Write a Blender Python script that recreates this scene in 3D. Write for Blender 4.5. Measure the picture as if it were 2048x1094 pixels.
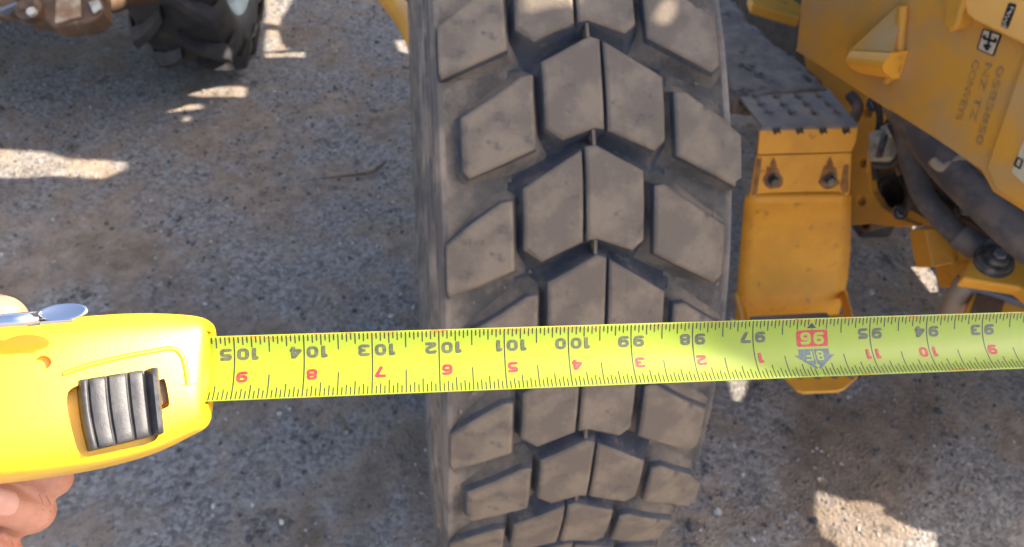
import bpy, bmesh, math, random
from mathutils import Vector, Matrix, noise
from mathutils.geometry import delaunay_2d_cdt
random.seed(7)
for o in list(bpy.data.objects): bpy.data.objects.remove(o)
S = bpy.context.scene
COL = S.collection
V = Vector
# ------------------------------------------------------------------ camera
CAM = V((0, -1.13960, 1.56885)); PIT, YAW, ROL, FPX = 0.75531, 0.19024, 0.08972, 1480.0
fw = V((math.sin(YAW)*math.cos(PIT), math.cos(YAW)*math.cos(PIT), -math.sin(PIT)))
r0 = V((math.cos(YAW), -math.sin(YAW), 0)); u0 = r0.cross(fw)
rt = r0*math.cos(ROL)+u0*math.sin(ROL); up = -r0*math.sin(ROL)+u0*math.cos(ROL)
cd = bpy.data.cameras.new('camera'); cam = bpy.data.objects.new('camera', cd); COL.objects.link(cam)
cam.matrix_world = Matrix(((rt.x, up.x, -fw.x, CAM.x), (rt.y, up.y, -fw.y, CAM.y), (rt.z, up.z, -fw.z, CAM.z), (0, 0, 0, 1)))
cd.sensor_width = 36; cd.lens = 36*FPX/2048; cd.clip_start = .01; cd.clip_end = 500
cd.dof.use_dof = True; cd.dof.focus_distance = .275; cd.dof.aperture_fstop = 20
S.camera = cam
# ------------------------------------------------------------------ light
SUN_EL, SUN_AZ = math.radians(42), YAW+math.radians(80)      # azimuth measured from +Y towards +X
SUN = V((math.sin(SUN_AZ)*math.cos(SUN_EL), math.cos(SUN_AZ)*math.cos(SUN_EL), math.sin(SUN_EL)))
W = bpy.data.worlds.new('World'); S.world = W; W.use_nodes = True
nt = W.node_tree; bg = nt.nodes['Background']; sky = nt.nodes.new('ShaderNodeTexSky')
sky.sky_type = 'NISHITA'; sky.sun_disc = False; sky.sun_elevation = SUN_EL; sky.sun_rotation = SUN_AZ
sky.dust_density = 3.5; sky.ozone_density = .45; sky.air_density = .8
nt.links.new(sky.outputs[0], bg.inputs[0]); bg.inputs[1].default_value = .15
sd = bpy.data.lights.new('sun', 'SUN'); sd.energy = 5.0; sd.angle = math.radians(.4); sd.color = (1, .90, .77)
so = bpy.data.objects.new('sun', sd); COL.objects.link(so); so.rotation_euler = SUN.to_track_quat('Z', 'Y').to_euler()
so.location = (3, 3, 6)
S.view_settings.view_transform = 'Standard'; S.view_settings.look = 'None'; S.view_settings.exposure = 1.85
S.view_settings.gamma = 1; S.view_settings.use_curve_mapping = False
# ------------------------------------------------------------------ helpers
def ray(px, py): return fw+rt*((px-1024)/FPX)+up*((547-py)/FPX)
def P(px, py, d): return CAM+ray(px, py)*d
def G(px, py, z=0.):
    r = ray(px, py); return CAM+r*((z-CAM.z)/r.z)
def onp(px, py, P0, n):
    r = ray(px, py); return CAM+r*((P0-CAM).dot(n)/r.dot(n))
def empty(name, loc, parent=None):
    o = bpy.data.objects.new(name, None); COL.objects.link(o); o.empty_display_size = .05
    o.location = loc if parent is None else V(loc)-wl(parent); o.parent = parent; return o
def wl(o):
    p = V(o.location)
    while o.parent: o = o.parent; p += V(o.location)
    return p
def link(name, me, mat, parent=None):
    o = bpy.data.objects.new(name, me); COL.objects.link(o)
    for m in (mat if isinstance(mat, (list, tuple)) else [mat]): me.materials.append(m)
    if parent is not None: o.parent = parent; o.location = -wl(parent)
    return o
def mesh(name, vs, fs, mat, parent=None, smooth=False, mi=None):
    me = bpy.data.meshes.new(name); me.from_pydata([tuple(v) for v in vs], [], fs); me.validate()
    if mi: 
        for p, i in zip(me.polygons, mi): p.material_index = i
    if smooth: me.polygons.foreach_set('use_smooth', [True]*len(me.polygons))
    me.update(); return link(name, me, mat, parent)
def frombm(name, bm, mat, parent=None, smooth=False):
    me = bpy.data.meshes.new(name); bmesh.ops.recalc_face_normals(bm, faces=bm.faces); bm.to_mesh(me); bm.free()
    if smooth: me.polygons.foreach_set('use_smooth', [True]*len(me.polygons))
    return link(name, me, mat, parent)
def bevel(o, w=.003, seg=2, ang=35):
    m = o.modifiers.new('bevel', 'BEVEL'); m.width = w; m.segments = seg; m.limit_method = 'ANGLE'; m.angle_limit = math.radians(ang); return o
def tag(o, label=None, cat=None, group=None, kind=None):
    for k, v in (('label', label), ('category', cat), ('group', group), ('kind', kind)):
        if v: o[k] = v
    return o
def slab(name, pts, th, n, mat, parent=None, holes=(), bev=0.):
    """flat plate from world points on one plane; th metres thick along -n; holes are loops of world points"""
    o0 = pts[0]; n = n.normalized(); ex = (pts[1]-pts[0]).normalized(); ex = (ex-n*ex.dot(n)).normalized(); ey = n.cross(ex)
    loops = [list(pts)]+[list(h) for h in holes]; vs = []; ed = []; faces = []
    for lp in loops:
        b = len(vs); k = len(lp); vs += [V(((p-o0).dot(ex), (p-o0).dot(ey))) for p in lp]; ed += [(b+i, b+(i+1) % k) for i in range(k)]
    vo, eo, fo, _, _, _ = delaunay_2d_cdt(vs, ed, [], 1, 1e-7)
    hp = []
    b = len(pts)
    for h in holes: hp.append(vs[b:b+len(h)]); b += len(h)
    def inside(c, lp):
        r = False
        for i in range(len(lp)):
            p, q = lp[i-1], lp[i]
            if (p.y > c.y) != (q.y > c.y) and c.x < (q.x-p.x)*(c.y-p.y)/(q.y-p.y)+p.x: r = not r
        return r
    if hp: fo = [f for f in fo if not any(inside((vo[f[0]]+vo[f[1]]+vo[f[2]])/3, h) for h in hp)]
    bm = bmesh.new(); bv = [bm.verts.new(o0+ex*p.x+ey*p.y) for p in vo]
    fl = []
    for f in fo:
        try: fl.append(bm.faces.new([bv[i] for i in f]))
        except ValueError: pass
    for v in list(bm.verts):
        if not v.link_faces: bm.verts.remove(v)
    if bm.faces:
        bmesh.ops.recalc_face_normals(bm, faces=bm.faces)
        bm.normal_update()
        if sum(f.normal.dot(n) for f in bm.faces) < 0: bmesh.ops.reverse_faces(bm, faces=bm.faces)
        g = bmesh.ops.extrude_face_region(bm, geom=list(bm.faces))
        bmesh.ops.translate(bm, verts=[e for e in g['geom'] if isinstance(e, bmesh.types.BMVert)], vec=-n*th)
        if not holes: bmesh.ops.dissolve_limit(bm, angle_limit=.01, verts=bm.verts, edges=bm.edges)
    o = frombm(name, bm, mat, parent)
    if bev: bevel(o, bev)
    return o
def tube(name, pts, rad, mat, parent=None, sides=14, sub=6, caps=True):
    """smooth tube through points; rad is a number or a list"""
    n = len(pts); rads = rad if isinstance(rad, (list, tuple)) else [rad]*n
    C = []; RR = []
    for i in range(n-1):
        p0, p1, p2, p3 = pts[max(i-1, 0)], pts[i], pts[i+1], pts[min(i+2, n-1)]
        for k in range(sub):
            t = k/sub
            C.append(.5*((2*p1)+(p2-p0)*t+(2*p0-5*p1+4*p2-p3)*t*t+(3*p1-p0-3*p2+p3)*t**3)); RR.append(rads[i]*(1-t)+rads[i+1]*t)
    C.append(pts[-1]); RR.append(rads[-1]); vs = []; fs = []
    t = (C[1]-C[0]).normalized(); a = t.orthogonal().normalized()
    for i, c in enumerate(C):
        t = (C[min(i+1, len(C)-1)]-C[max(i-1, 0)]).normalized(); a = (a-t*a.dot(t)).normalized(); b = t.cross(a)
        vs += [c+(a*math.cos(q)+b*math.sin(q))*RR[i] for q in [2*math.pi*k/sides for k in range(sides)]]
        if i:
            o = (i-1)*sides; fs += [(o+k, o+(k+1) % sides, o+sides+(k+1) % sides, o+sides+k) for k in range(sides)]
    if caps: fs += [tuple(range(sides))[::-1], tuple(range(len(vs)-sides, len(vs)))]
    o = mesh(name, vs, fs, mat, parent, True); m = o.modifiers.new('es', 'EDGE_SPLIT'); m.split_angle = math.radians(50); return o
def lathe(name, prof, c, axis, mat, parent=None, seg=32, smooth=True, caps=True):
    """prof: list of (along axis, radius) revolved about axis through c"""
    axis = axis.normalized(); a = axis.orthogonal().normalized(); b = axis.cross(a); vs = []; fs = []; k = len(prof)
    for i in range(seg):
        q = 2*math.pi*i/seg; d = a*math.cos(q)+b*math.sin(q); vs += [c+axis*x+d*r for x, r in prof]
    for i in range(seg):
        j = (i+1) % seg; fs += [(i*k+m, i*k+m+1, j*k+m+1, j*k+m) for m in range(k-1)]
    if caps and prof[0][1] > 1e-5: fs.append(tuple(i*k for i in range(seg)))
    if caps and prof[-1][1] > 1e-5: fs.append(tuple(i*k+k-1 for i in range(seg))[::-1])
    o = mesh(name, vs, fs, mat, parent, smooth)
    if smooth: m = o.modifiers.new('es', 'EDGE_SPLIT'); m.split_angle = math.radians(40)
    return o
def hexbolt(name, c, n, r, mat, parent, h=None):
    h = h or r*.8; n = n.normalized(); a = n.orthogonal().normalized(); b = n.cross(a); vs = []; fs = []
    for k, (z, q) in enumerate(((-.002, 1.5), (h*.2, 1.5), (h*.2, 1.), (h*.9, 1.), (h, .85))):
        s = 12
        for i in range(s):
            t = 2*math.pi*i/s; rr = r*q*(1 if k < 2 or i % 2 == 0 else .90); vs.append(c+n*z+(a*math.cos(t)+b*math.sin(t))*rr)
        if k: fs += [((k-1)*s+i, (k-1)*s+(i+1) % s, k*s+(i+1) % s, k*s+i) for i in range(s)]
    fs.append(tuple(range(4*12, 5*12))); return mesh(name, vs, fs, mat, parent)
def box(name, c, ax, half, mat, parent=None, bev=.003):
    vs = [c+ax[0]*(half[0]*x)+ax[1]*(half[1]*y)+ax[2]*(half[2]*z) for x in (-1, 1) for y in (-1, 1) for z in (-1, 1)]
    fs = [(0, 1, 3, 2), (4, 6, 7, 5), (0, 4, 5, 1), (2, 3, 7, 6), (0, 2, 6, 4), (1, 5, 7, 3)]
    o = mesh(name, vs, fs, mat, parent); 
    if bev: bevel(o, bev)
    return o
# ------------------------------------------------------------------ materials
def mat(name, c1, c2=None, scale=20., rough=.6, metal=0., bump=0., bscale=None, c3=None, s3=3., lo=.4, hi=.62, lo3=.5, hi3=.65, coat=0., sub=0., spec=.5, coord='Object'):
    m = bpy.data.materials.new(name); m.use_nodes = True; t = m.node_tree; N = t.nodes; L = t.links; b = N['Principled BSDF']
    b.inputs['Roughness'].default_value = rough; b.inputs['Metallic'].default_value = metal; b.inputs['Coat Weight'].default_value = coat
    b.inputs['Specular IOR Level'].default_value = spec
    if sub: b.inputs['Subsurface Weight'].default_value = sub; b.inputs['Subsurface Radius'].default_value = (.006, .002, .001); b.inputs['Subsurface Scale'].default_value = 1.
    b.inputs['Base Color'].default_value = (*c1, 1)
    tc = N.new('ShaderNodeTexCoord')
    def nz(s, d=6, ro=.6):
        x = N.new('ShaderNodeTexNoise'); x.inputs['Scale'].default_value = s; x.inputs['Detail'].default_value = d; x.inputs['Roughness'].default_value = ro; L.new(tc.outputs[coord], x.inputs['Vector']); return x
    def ramp(x, lo, hi):
        r = N.new('ShaderNodeMapRange'); r.inputs[1].default_value = lo; r.inputs[2].default_value = hi; r.interpolation_type = 'SMOOTHSTEP'; L.new(x, r.inputs[0]); return r.outputs[0]
    def mix(f, a, bb):
        x = N.new('ShaderNodeMix'); x.data_type = 'RGBA'; L.new(f, x.inputs[0])
        for k, q in ((6, a), (7, bb)):
            if isinstance(q, tuple): x.inputs[k].default_value = (*q, 1)
            else: L.new(q, x.inputs[k])
        return x.outputs[2]
    out = c1
    if c2: out = mix(ramp(nz(scale).outputs[0], lo, hi), out, c2)
    if c3: out = mix(ramp(nz(s3, 8, .65).outputs[0], lo3, hi3), out, c3)
    if not isinstance(out, tuple): L.new(out, b.inputs['Base Color'])
    if bump:
        x = nz(bscale or scale*3, 8, .7); bp = N.new('ShaderNodeBump'); bp.inputs['Distance'].default_value = bump; bp.inputs['Strength'].default_value = 1
        L.new(x.outputs[0], bp.inputs['Height']); L.new(bp.outputs[0], b.inputs['Normal'])
    m['h'] = 1
    return m
M = {}
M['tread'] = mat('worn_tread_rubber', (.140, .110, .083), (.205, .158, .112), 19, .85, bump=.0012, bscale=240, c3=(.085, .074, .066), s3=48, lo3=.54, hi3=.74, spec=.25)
M['groove'] = mat('shade_tinted_groove_rubber', (.034, .040, .054), (.062, .061, .064), 20, .7, bump=.003, bscale=110, c3=(.15, .122, .096), s3=26, lo3=.54, hi3=.70, spec=.35)  # dark rubber tinted blue for sky sheen and groove shade; tan dust patches
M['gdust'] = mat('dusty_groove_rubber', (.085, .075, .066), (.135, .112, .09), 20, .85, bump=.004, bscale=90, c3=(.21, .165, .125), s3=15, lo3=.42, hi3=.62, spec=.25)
M['side'] = mat('sidewall_rubber', (.095, .085, .076), (.19, .155, .122), 16, .85, bump=.0012, bscale=160, c3=(.27, .21, .16), s3=11, lo3=.5, hi3=.7, spec=.3)
M['yellow'] = mat('machine_yellow_paint', (.62, .285, .030), (.50, .235, .032), 6, .5, bump=.0004, bscale=120, c3=(.27, .18, .085), s3=14, lo3=.55, hi3=.8)
M['panel'] = mat('dusty_yellow_paint', (.66, .31, .035), (.56, .27, .04), 7, .55, bump=.0004, bscale=200, c3=(.50, .32, .14), s3=7, lo3=.40, hi3=.72)
M['orange'] = mat('bright_yellow_paint', (.78, .36, .032), (.68, .31, .032), 9, .5, bump=.0004, bscale=150, c3=(.30, .15, .045), s3=26, lo3=.60, hi3=.74)
M['dirty'] = mat('mud_caked_metal', (.17, .14, .115), (.25, .20, .155), 18, .9, bump=.006, bscale=60, c3=(.06, .055, .055), s3=14, lo3=.55, hi3=.65)
M['hose'] = mat('dusty_black_hose', (.075, .073, .076), (.15, .125, .105), 20, .7, bump=.0006, bscale=300, c3=(.17, .135, .10), s3=16, lo3=.55, hi3=.75)
M['black'] = mat('black_greasy_steel', (.018, .016, .015), (.045, .036, .028), 25, .6, bump=.001, bscale=120)
M['bolt'] = mat('oily_steel_bolt', (.09, .09, .095), (.20, .19, .18), 60, .38, metal=.7, bump=.0006, bscale=300)
M['rusty'] = mat('rust_brown_paint', (.12, .065, .032), (.065, .042, .03), 18, .75, bump=.002, bscale=90, c3=(.20, .125, .07), s3=12)
M['decalw'] = mat('off_white_decal', (.62, .56, .42), (.52, .45, .32), 30, .45)
M['ink'] = mat('decal_black_ink', (.02, .02, .022), None, 30, .45)
M['stencil'] = mat('faded_stencil_ink', (.26, .18, .10), (.52, .26, .05), 120, .6)
M['label'] = mat('cream_label_paper', (.62, .54, .36), (.55, .47, .30), 20, .5)
M['white'] = mat('grubby_white_plastic', (.46, .42, .34), (.28, .24, .18), 40, .5)
M['tyre2'] = mat('old_black_rubber', (.022, .022, .026), (.04, .036, .032), 14, .6, bump=.003, bscale=60, c3=(.075, .062, .048), s3=9, lo3=.5, hi3=.75)
M['rim2'] = mat('pale_blue_rim_paint', (.42, .52, .52), (.33, .40, .38), 12, .5)
M['bluegrey'] = mat('blue_grey_steel', (.12, .13, .16), (.17, .16, .16), 20, .5)
M['haft'] = mat('scuff_grey_paint', (.36, .25, .13), (.42, .26, .08), 60, .6)
M['shadesheet'] = mat('shade_sheet_steel', (.32, .30, .27), (.2, .17, .14), 5, .6)  # grey steel for the added, unseen shade sheets
def ground_mat():
    m = bpy.data.materials.new('gravel_dirt'); m.use_nodes = True; t = m.node_tree; N = t.nodes; L = t.links; b = N['Principled BSDF']
    b.inputs['Roughness'].default_value = .95; b.inputs['Specular IOR Level'].default_value = .2
    tc = N.new('ShaderNodeTexCoord')
    def nz(s, d=6, ro=.6):
        x = N.new('ShaderNodeTexNoise'); x.inputs['Scale'].default_value = s; x.inputs['Detail'].default_value = d; x.inputs['Roughness'].default_value = ro; L.new(tc.outputs['Object'], x.inputs['Vector']); return x.outputs[0]
    def mr(x, lo, hi, a=0., bb=1.):
        r = N.new('ShaderNodeMapRange'); r.inputs[1].default_value = lo; r.inputs[2].default_value = hi; r.inputs[3].default_value = a; r.inputs[4].default_value = bb; r.interpolation_type = 'SMOOTHSTEP'; L.new(x, r.inputs[0]); return r.outputs[0]
    def mix(f, a, bb, typ='MIX'):
        x = N.new('ShaderNodeMix'); x.data_type = 'RGBA'; x.blend_type = typ
        if isinstance(f, float): x.inputs[0].default_value = f
        else: L.new(f, x.inputs[0])
        for k, q in ((6, a), (7, bb)):
            if isinstance(q, tuple): x.inputs[k].default_value = (*q, 1)
            else: L.new(q, x.inputs[k])
        return x.outputs[2]
    def math_(op, a, bb):
        x = N.new('ShaderNodeMath'); x.operation = op
        for k, q in ((0, a), (1, bb)):
            if isinstance(q, float): x.inputs[k].default_value = q
            else: L.new(q, x.inputs[k])
        return x.outputs[0]
    vo = N.new('ShaderNodeTexVoronoi'); vo.inputs['Scale'].default_value = 95; L.new(tc.outputs['Object'], vo.inputs['Vector'])
    hs = N.new('ShaderNodeSeparateColor'); L.new(vo.outputs['Color'], hs.inputs[0])
    grit = mix(mr(nz(60, 10, .75), .3, .7), (.145, .132, .122), (.40, .36, .32))
    cell = mix(mr(hs.outputs[0], 0, 1), (.07, .065, .062), (.60, .545, .48))
    base = mix(.34, grit, cell)
    dirt = mix(mr(nz(18, 8, .7), .35, .7), (.26, .195, .138), (.48, .365, .262))
    f = mr(nz(2.6, 9, .68), .42, .60)
    col = mix(f, base, dirt)
    col = mix(mr(nz(9, 10, .78), .54, .68), col, (.06, .054, .05))
    col = mix(mr(nz(1.3, 6, .6), .52, .66, 0., .40), col, (.085, .07, .058))
    L.new(col, b.inputs['Base Color'])
    h = math_('ADD', math_('MULTIPLY', nz(45, 10, .75), 1.), math_('MULTIPLY', mr(vo.outputs['Distance'], 0., .6, 1., 0.), .35))
    bp = N.new('ShaderNodeBump'); bp.inputs['Distance'].default_value = .016; bp.inputs['Strength'].default_value = 1.; L.new(h, bp.inputs['Height']); L.new(bp.outputs[0], b.inputs['Normal'])
    return m
M['ground'] = ground_mat()
# ------------------------------------------------------------------ ground
def gz(x, y):
    e = 1/(1+((x/6)**2+(y/6)**2)**2)
    return e*(.020*noise.noise(V((x*1.7, y*1.7, 3)))+.009*noise.noise(V((x*6, y*6, 8)))+.004*noise.noise(V((x*22, y*22, 1)))) - .012*e
def axis_pts(lo, hi, step):
    a = [lo+i*step for i in range(int(round((hi-lo)/step))+1)]; d = step; x = a[-1]
    while x < 150: d *= 1.35; x += d; a.append(x)
    x = a[0]; d = step
    while x > -150: d *= 1.35; x -= d; a.insert(0, x)
    return a
ax_, ay_ = axis_pts(-2.4, 2.2, .022), axis_pts(-.7, 3.4, .022); nx = len(ax_)
ground = mesh('ground', [(x, y, gz(x, y)) for y in ay_ for x in ax_], [(j*nx+i, j*nx+i+1, (j+1)*nx+i+1, (j+1)*nx+i) for j in range(len(ay_)-1) for i in range(nx-1)], M['ground'], None, True)
tag(ground, 'dusty grey gravel and packed dirt yard with sunlit patches', None, None, 'structure')
# loose stones
vs = []; fs = []; mi = []
ICO = bmesh.new(); bmesh.ops.create_icosphere(ICO, subdivisions=1, radius=1); iv = [v.co.copy() for v in ICO.verts]; ifc = [tuple(v.index for v in f.verts) for f in ICO.faces]; ICO.free()
n_st = 0
while n_st < 15000:
    x = random.uniform(-2.2, 2.0); y = random.uniform(-.65, 3.2)
    dn = noise.noise(V((x*1.3, y*1.3, 5)))+.6*noise.noise(V((x*4, y*4, 2)))
    if random.random() > .42+.7*dn: continue
    n_st += 1; s = .0022+.0050*random.random()**2.5+(.006*random.random() if random.random() < .03 else 0)
    z = gz(x, y); q = Matrix.Rotation(random.random()*6.28, 3, 'Z') @ Matrix.Rotation(random.random()*3, 3, 'X'); sc = V((random.uniform(.7, 1.4), random.uniform(.7, 1.3), random.uniform(.5, .9)))
    b = len(vs); vs += [V((x, y, z+s*.25))+q @ V((v.x*sc.x, v.y*sc.y, v.z*sc.z))*s*random.uniform(.82, 1.15) for v in iv]; fs += [(b+f[0], b+f[1], b+f[2]) for f in ifc]
    mi += [random.choice((0, 0, 1, 1, 2, 3))]*len(ifc)
gm = [mat('stone_dark', (.06, .058, .06), (.09, .085, .08), 40, .9), mat('stone_grey', (.20, .19, .185), (.15, .145, .14), 40, .85), mat('stone_pale', (.50, .46, .40), (.28, .26, .24), 40, .85), mat('stone_tan', (.23, .17, .12), (.17, .13, .1), 40, .9)]
st = mesh('loose_gravel', vs, fs, gm, None, False, mi); tag(st, 'small loose stones scattered over the packed dirt', 'gravel', None, 'stuff')
# ------------------------------------------------------------------ grader: tyre
R = .685; XC = .1976; DTH = .16975; TH0 = .6401; AX = V((XC, 0, R))
g = empty('motor_grader', (XC, 0, 0)); tag(g, 'yellow grader with block-tread tyre, perforated step and hydraulic hoses, in shade', 'grader')
def crown(x): return R-.010*(x/.155)**2
prof = [(-.10, .30), (-.135, .315), (-.15, .335), (-.168, .39), (-.183, .45), (-.189, .50), (-.1885, .53), (-.1915, .532), (-.1915, .542), (-.188, .544), (-.186, .565), (-.1885, .567), (-.1885, .578), (-.184, .580), (-.181, .598), (-.183, .600), (-.183, .609), (-.178, .611), (-.1775, .620), (-.1715, .6215), (-.1715, .6275), (-.1775, .629), (-.1765, .639), (-.1700, .6405), (-.1700, .6465), (-.1755, .648), (-.1735, .6575), (-.1705, .6635), (-.1675, .6675), (-.163, .6675), (-.158, .6655), (-.148, .6625), (-.12, .6565), (-.085, .6540), (-.05, .6540), (0, .6550)]
prof = [(-.15-(-x-.15)*.62 if x < -.15 else x, r) for x, r in prof]
prof = prof+[(-x, r-.010*max(0, min(1, (-x-.10)/.05)) if r > .648 else r-.006) for x, r in prof[-2::-1]]
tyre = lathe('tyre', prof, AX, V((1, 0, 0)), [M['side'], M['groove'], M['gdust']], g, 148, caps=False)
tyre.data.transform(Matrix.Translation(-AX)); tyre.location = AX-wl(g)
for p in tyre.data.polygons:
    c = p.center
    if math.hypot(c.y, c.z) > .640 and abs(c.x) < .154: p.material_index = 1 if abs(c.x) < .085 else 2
tag(tyre, 'black dusty tyre with chevron block tread')
PITCH = R*DTH; MT, MB_, APX = .62, .43, .098
def s_t(x): return MT*max(abs(x)-.006, 0)
def s_b(x): return APX+MB_*max(abs(x)-.006, 0)
def block(poly, name, outer=0):
    """poly (x, s) loop; raised block with small chamfer and drafted walls, wrapped on the tyre"""
    cx = sum(p[0] for p in poly)/len(poly); cs = sum(p[1] for p in poly)/len(poly)
    # densify long edges
    q = []
    for i in range(len(poly)):
        a, b = poly[i], poly[(i+1) % len(poly)]; k = max(1, int(round(math.hypot(b[0]-a[0], b[1]-a[1])/.03)))
        q += [(a[0]+(b[0]-a[0])*j/k, a[1]+(b[1]-a[1])*j/k) for j in range(k)]
    n = len(q); bm = bmesh.new(); rings = []
    def off(d, h, ex=0):
        ring = []
        for i in range(n):
            p0, p, p2 = V(q[i-1]), V(q[i]), V(q[(i+1) % n]); e1 = (p-p0).normalized(); e2 = (p2-p).normalized()
            n1 = V((e1.y, -e1.x)); n2 = V((e2.y, -e2.x)); m = (n1+n2); m = m.normalized()*min(1.6, 1/max(.5, m.normalized().dot(n1))) if m.length > 1e-4 else n1
            pp = p+m*d
            if ex and outer and (pp.x-cx)*outer > 0 and abs(p.x) > .125: pp.x = outer*min(abs(pp.x+outer*ex*.5), .159)
            wob = .0012*noise.noise(V((pp.x*60, pp.y*60, cx*9)))
            ring.append(bm.verts.new((pp.x+wob, pp.y+wob, h)))
        return ring
    area = sum(q[i][0]*q[(i+1) % n][1]-q[(i+1) % n][0]*q[i][1] for i in range(n))
    if area < 0: q.reverse()
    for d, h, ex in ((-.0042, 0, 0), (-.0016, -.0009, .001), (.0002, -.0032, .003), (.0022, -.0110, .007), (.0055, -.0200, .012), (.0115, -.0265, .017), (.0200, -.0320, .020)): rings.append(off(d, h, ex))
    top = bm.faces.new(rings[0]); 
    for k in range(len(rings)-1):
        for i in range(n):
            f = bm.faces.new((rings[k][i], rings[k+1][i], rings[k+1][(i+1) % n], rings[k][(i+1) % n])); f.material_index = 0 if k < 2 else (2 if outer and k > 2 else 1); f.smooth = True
    s0 = min(p[1] for p in q); s1 = max(p[1] for p in q); k = 4
    for j in range(1, k):
        bmesh.ops.bisect_plane(bm, geom=bm.verts[:]+bm.edges[:]+bm.faces[:], plane_co=(0, s0+(s1-s0)*j/k, 0), plane_no=(0, 1, 0))
    bmesh.ops.triangulate(bm, faces=[f for f in bm.faces if len(f.verts) > 4])
    for v in bm.verts:
        x, s, h = v.co; rr = crown(min(max(x, -.16), .16))+h+.0007*noise.noise(V((x*25, s*25, cx*50))); th = s/R
        v.co = (x, -rr*math.sin(th), rr*math.cos(th))
    bmesh.ops.recalc_face_normals(bm, faces=bm.faces)
    me = bpy.data.meshes.new('tread_block'); bm.to_mesh(me); bm.free()
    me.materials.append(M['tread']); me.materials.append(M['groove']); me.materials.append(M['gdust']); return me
def row_meshes(sh):
    SL, GV, HC, HO = .0022, .0060, .0645, .157
    out = []
    c = sh
    out.append(block([(c+SL, s_t(c+SL)), (c+HC, s_t(c+HC)), (c+HC, s_b(c+HC)-.016), (c+HC-.012, s_b(c+HC-.012)), (c+SL, s_b(c+SL))] if c > 0 else [(c+SL, s_t(c+SL)), (0, 0), (c+HC, s_t(c+HC)), (c+HC, s_b(c+HC)-.016), (c+HC-.012, s_b(c+HC-.012)), (0, s_b(0)), (c+SL, s_b(c+SL))], 'cr'))
    out.append(block([(c-HC, s_t(c-HC)), (0, 0), (c-SL, s_t(c-SL)), (c-SL, s_b(c-SL)), (0, s_b(0)), (c-HC+.018, s_b(c-HC+.018)), (c-HC, s_b(c-HC)-.020)] if c > 0 else [(c-HC, s_t(c-HC)), (c-SL, s_t(c-SL)), (c-SL, s_b(c-SL)), (c-HC+.018, s_b(c-HC+.018)), (c-HC, s_b(c-HC)-.020)], 'cl'))
    xa, xb = c-HO+.008, c-HC-2*GV+.001
    out.append(block([(xa, s_t(xa)+.004), (xb-.012, s_t(xb-.012)), (xb, s_t(xb)+.006), (xb, s_b(xb)-.004), (xa+.006, s_b(xa)-.006), (xa, s_b(xa)-.014)], 'sl', -1))
    xa, xb = c+HC+2*GV, c+HO-.001
    out.append(block([(xa, s_t(xa)+.008), (xa+.012, s_t(xa+.012)), (xb, s_t(xb)+.004), (xb, s_b(xb)-.012), (xb-.010, s_b(xb)-.004), (xa, s_b(xa)-.006)], 'sr', 1))
    return out
RM = [row_meshes(.0125), row_meshes(-.0125)]
for k in range(-2, 35):
    th = TH0+k*DTH+.018/R
    for me in RM[k % 2]:
        o = bpy.data.objects.new('tread_block', me); COL.objects.link(o); o.parent = tyre; o.rotation_euler = (th, 0, 0)
rg = random.Random(11); vs = []; fs = []
for i in range(420):
    x = rg.uniform(-.15, .15); th = rg.uniform(.2, 1.75); rr = .6545+(.008 if abs(x) > .13 else .0015*abs(x)/.1); r_ = rg.uniform(.0010, .0032); c = V((x, -rr*math.sin(th), rr*math.cos(th))); b = len(vs)
    q = Matrix.Rotation(rg.random()*6, 3, 'Z') @ Matrix.Rotation(rg.random()*3, 3, 'X'); vs += [c+(q @ V((v.x*1.2, v.y, v.z*.7)))*r_*rg.uniform(.8, 1.2) for v in iv]; fs += [tuple(b+k for k in f) for f in ifc]
gr = mesh('groove_grit', vs, fs, gm[3]); gr.parent = tyre; tag(gr, None, None, None, 'stuff')
# thin casting rib that bridges every chevron groove at its apex
me = None
for k in range(-2, 35):
    th = TH0+k*DTH+.008/R
    if me is None:
        w = .0016; vv = []; 
        for x in (-w, w):
            for s in (-.012, .012):
                for h in (-.026, -.006): vv.append((x, -(R+h)*math.sin(s/R), (R+h)*math.cos(s/R)))
        me = bpy.data.meshes.new('groove_rib'); me.from_pydata(vv, [], [(0, 1, 3, 2), (4, 6, 7, 5), (0, 4, 5, 1), (2, 3, 7, 6), (0, 2, 6, 4), (1, 5, 7, 3)]); me.materials.append(M['tread'])
    o = bpy.data.objects.new('groove_rib', me); COL.objects.link(o); o.parent = tyre; o.rotation_euler = (th, 0, 0)
rim = lathe('rim', [(-.10, .12), (-.10, .27), (-.135, .30), (-.139, .325), (-.128, .325), (-.11, .31), (.11, .31), (.128, .325), (.139, .325), (.135, .30), (.06, .27), (.06, .12)], AX, V((1, 0, 0)), M['yellow'], g, 64)
lathe('wheel_hub', [(-.16, .0), (-.16, .09), (-.10, .13), (.20, .13), (.20, .0)], AX, V((1, 0, 0)), M['yellow'], g, 32)
# ------------------------------------------------------------------ grader: body panel and what is fixed to it
ZB = .95
B0 = G(1590, 100, ZB); B1 = G(2048, 432, ZB); eB = (B1-B0).normalized(); nB = eB.cross(V((0, 0, 1))).normalized()
if nB.dot(CAM-B0) < 0: nB = -nB
def pan(px, py, off=0.): return onp(px, py, B0+nB*off, nB)
def pans(l, off=0.): return [pan(x, y, off) for x, y in l]
body = slab('body_panel', pans([(1592, 101), (1640, 131), (1778, 220), (1866, 275), (1961, 341), (1985, 384), (2048, 424), (2340, 610), (2340, -140), (1614, -60), (1602, 0)]), .012, nB, M['panel'], g, bev=.003)
tag(body, 'dusty yellow side panel with stencilled letters and decals')
slab('panel_flange', [pan(1592, 101, -.001), pan(1640, 131, -.001), pan(1778, 220, -.001), pan(1780, 214, -.001), pan(1642, 125, -.001), pan(1594, 95, -.001)], .12, nB, M['orange'], body)
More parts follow.
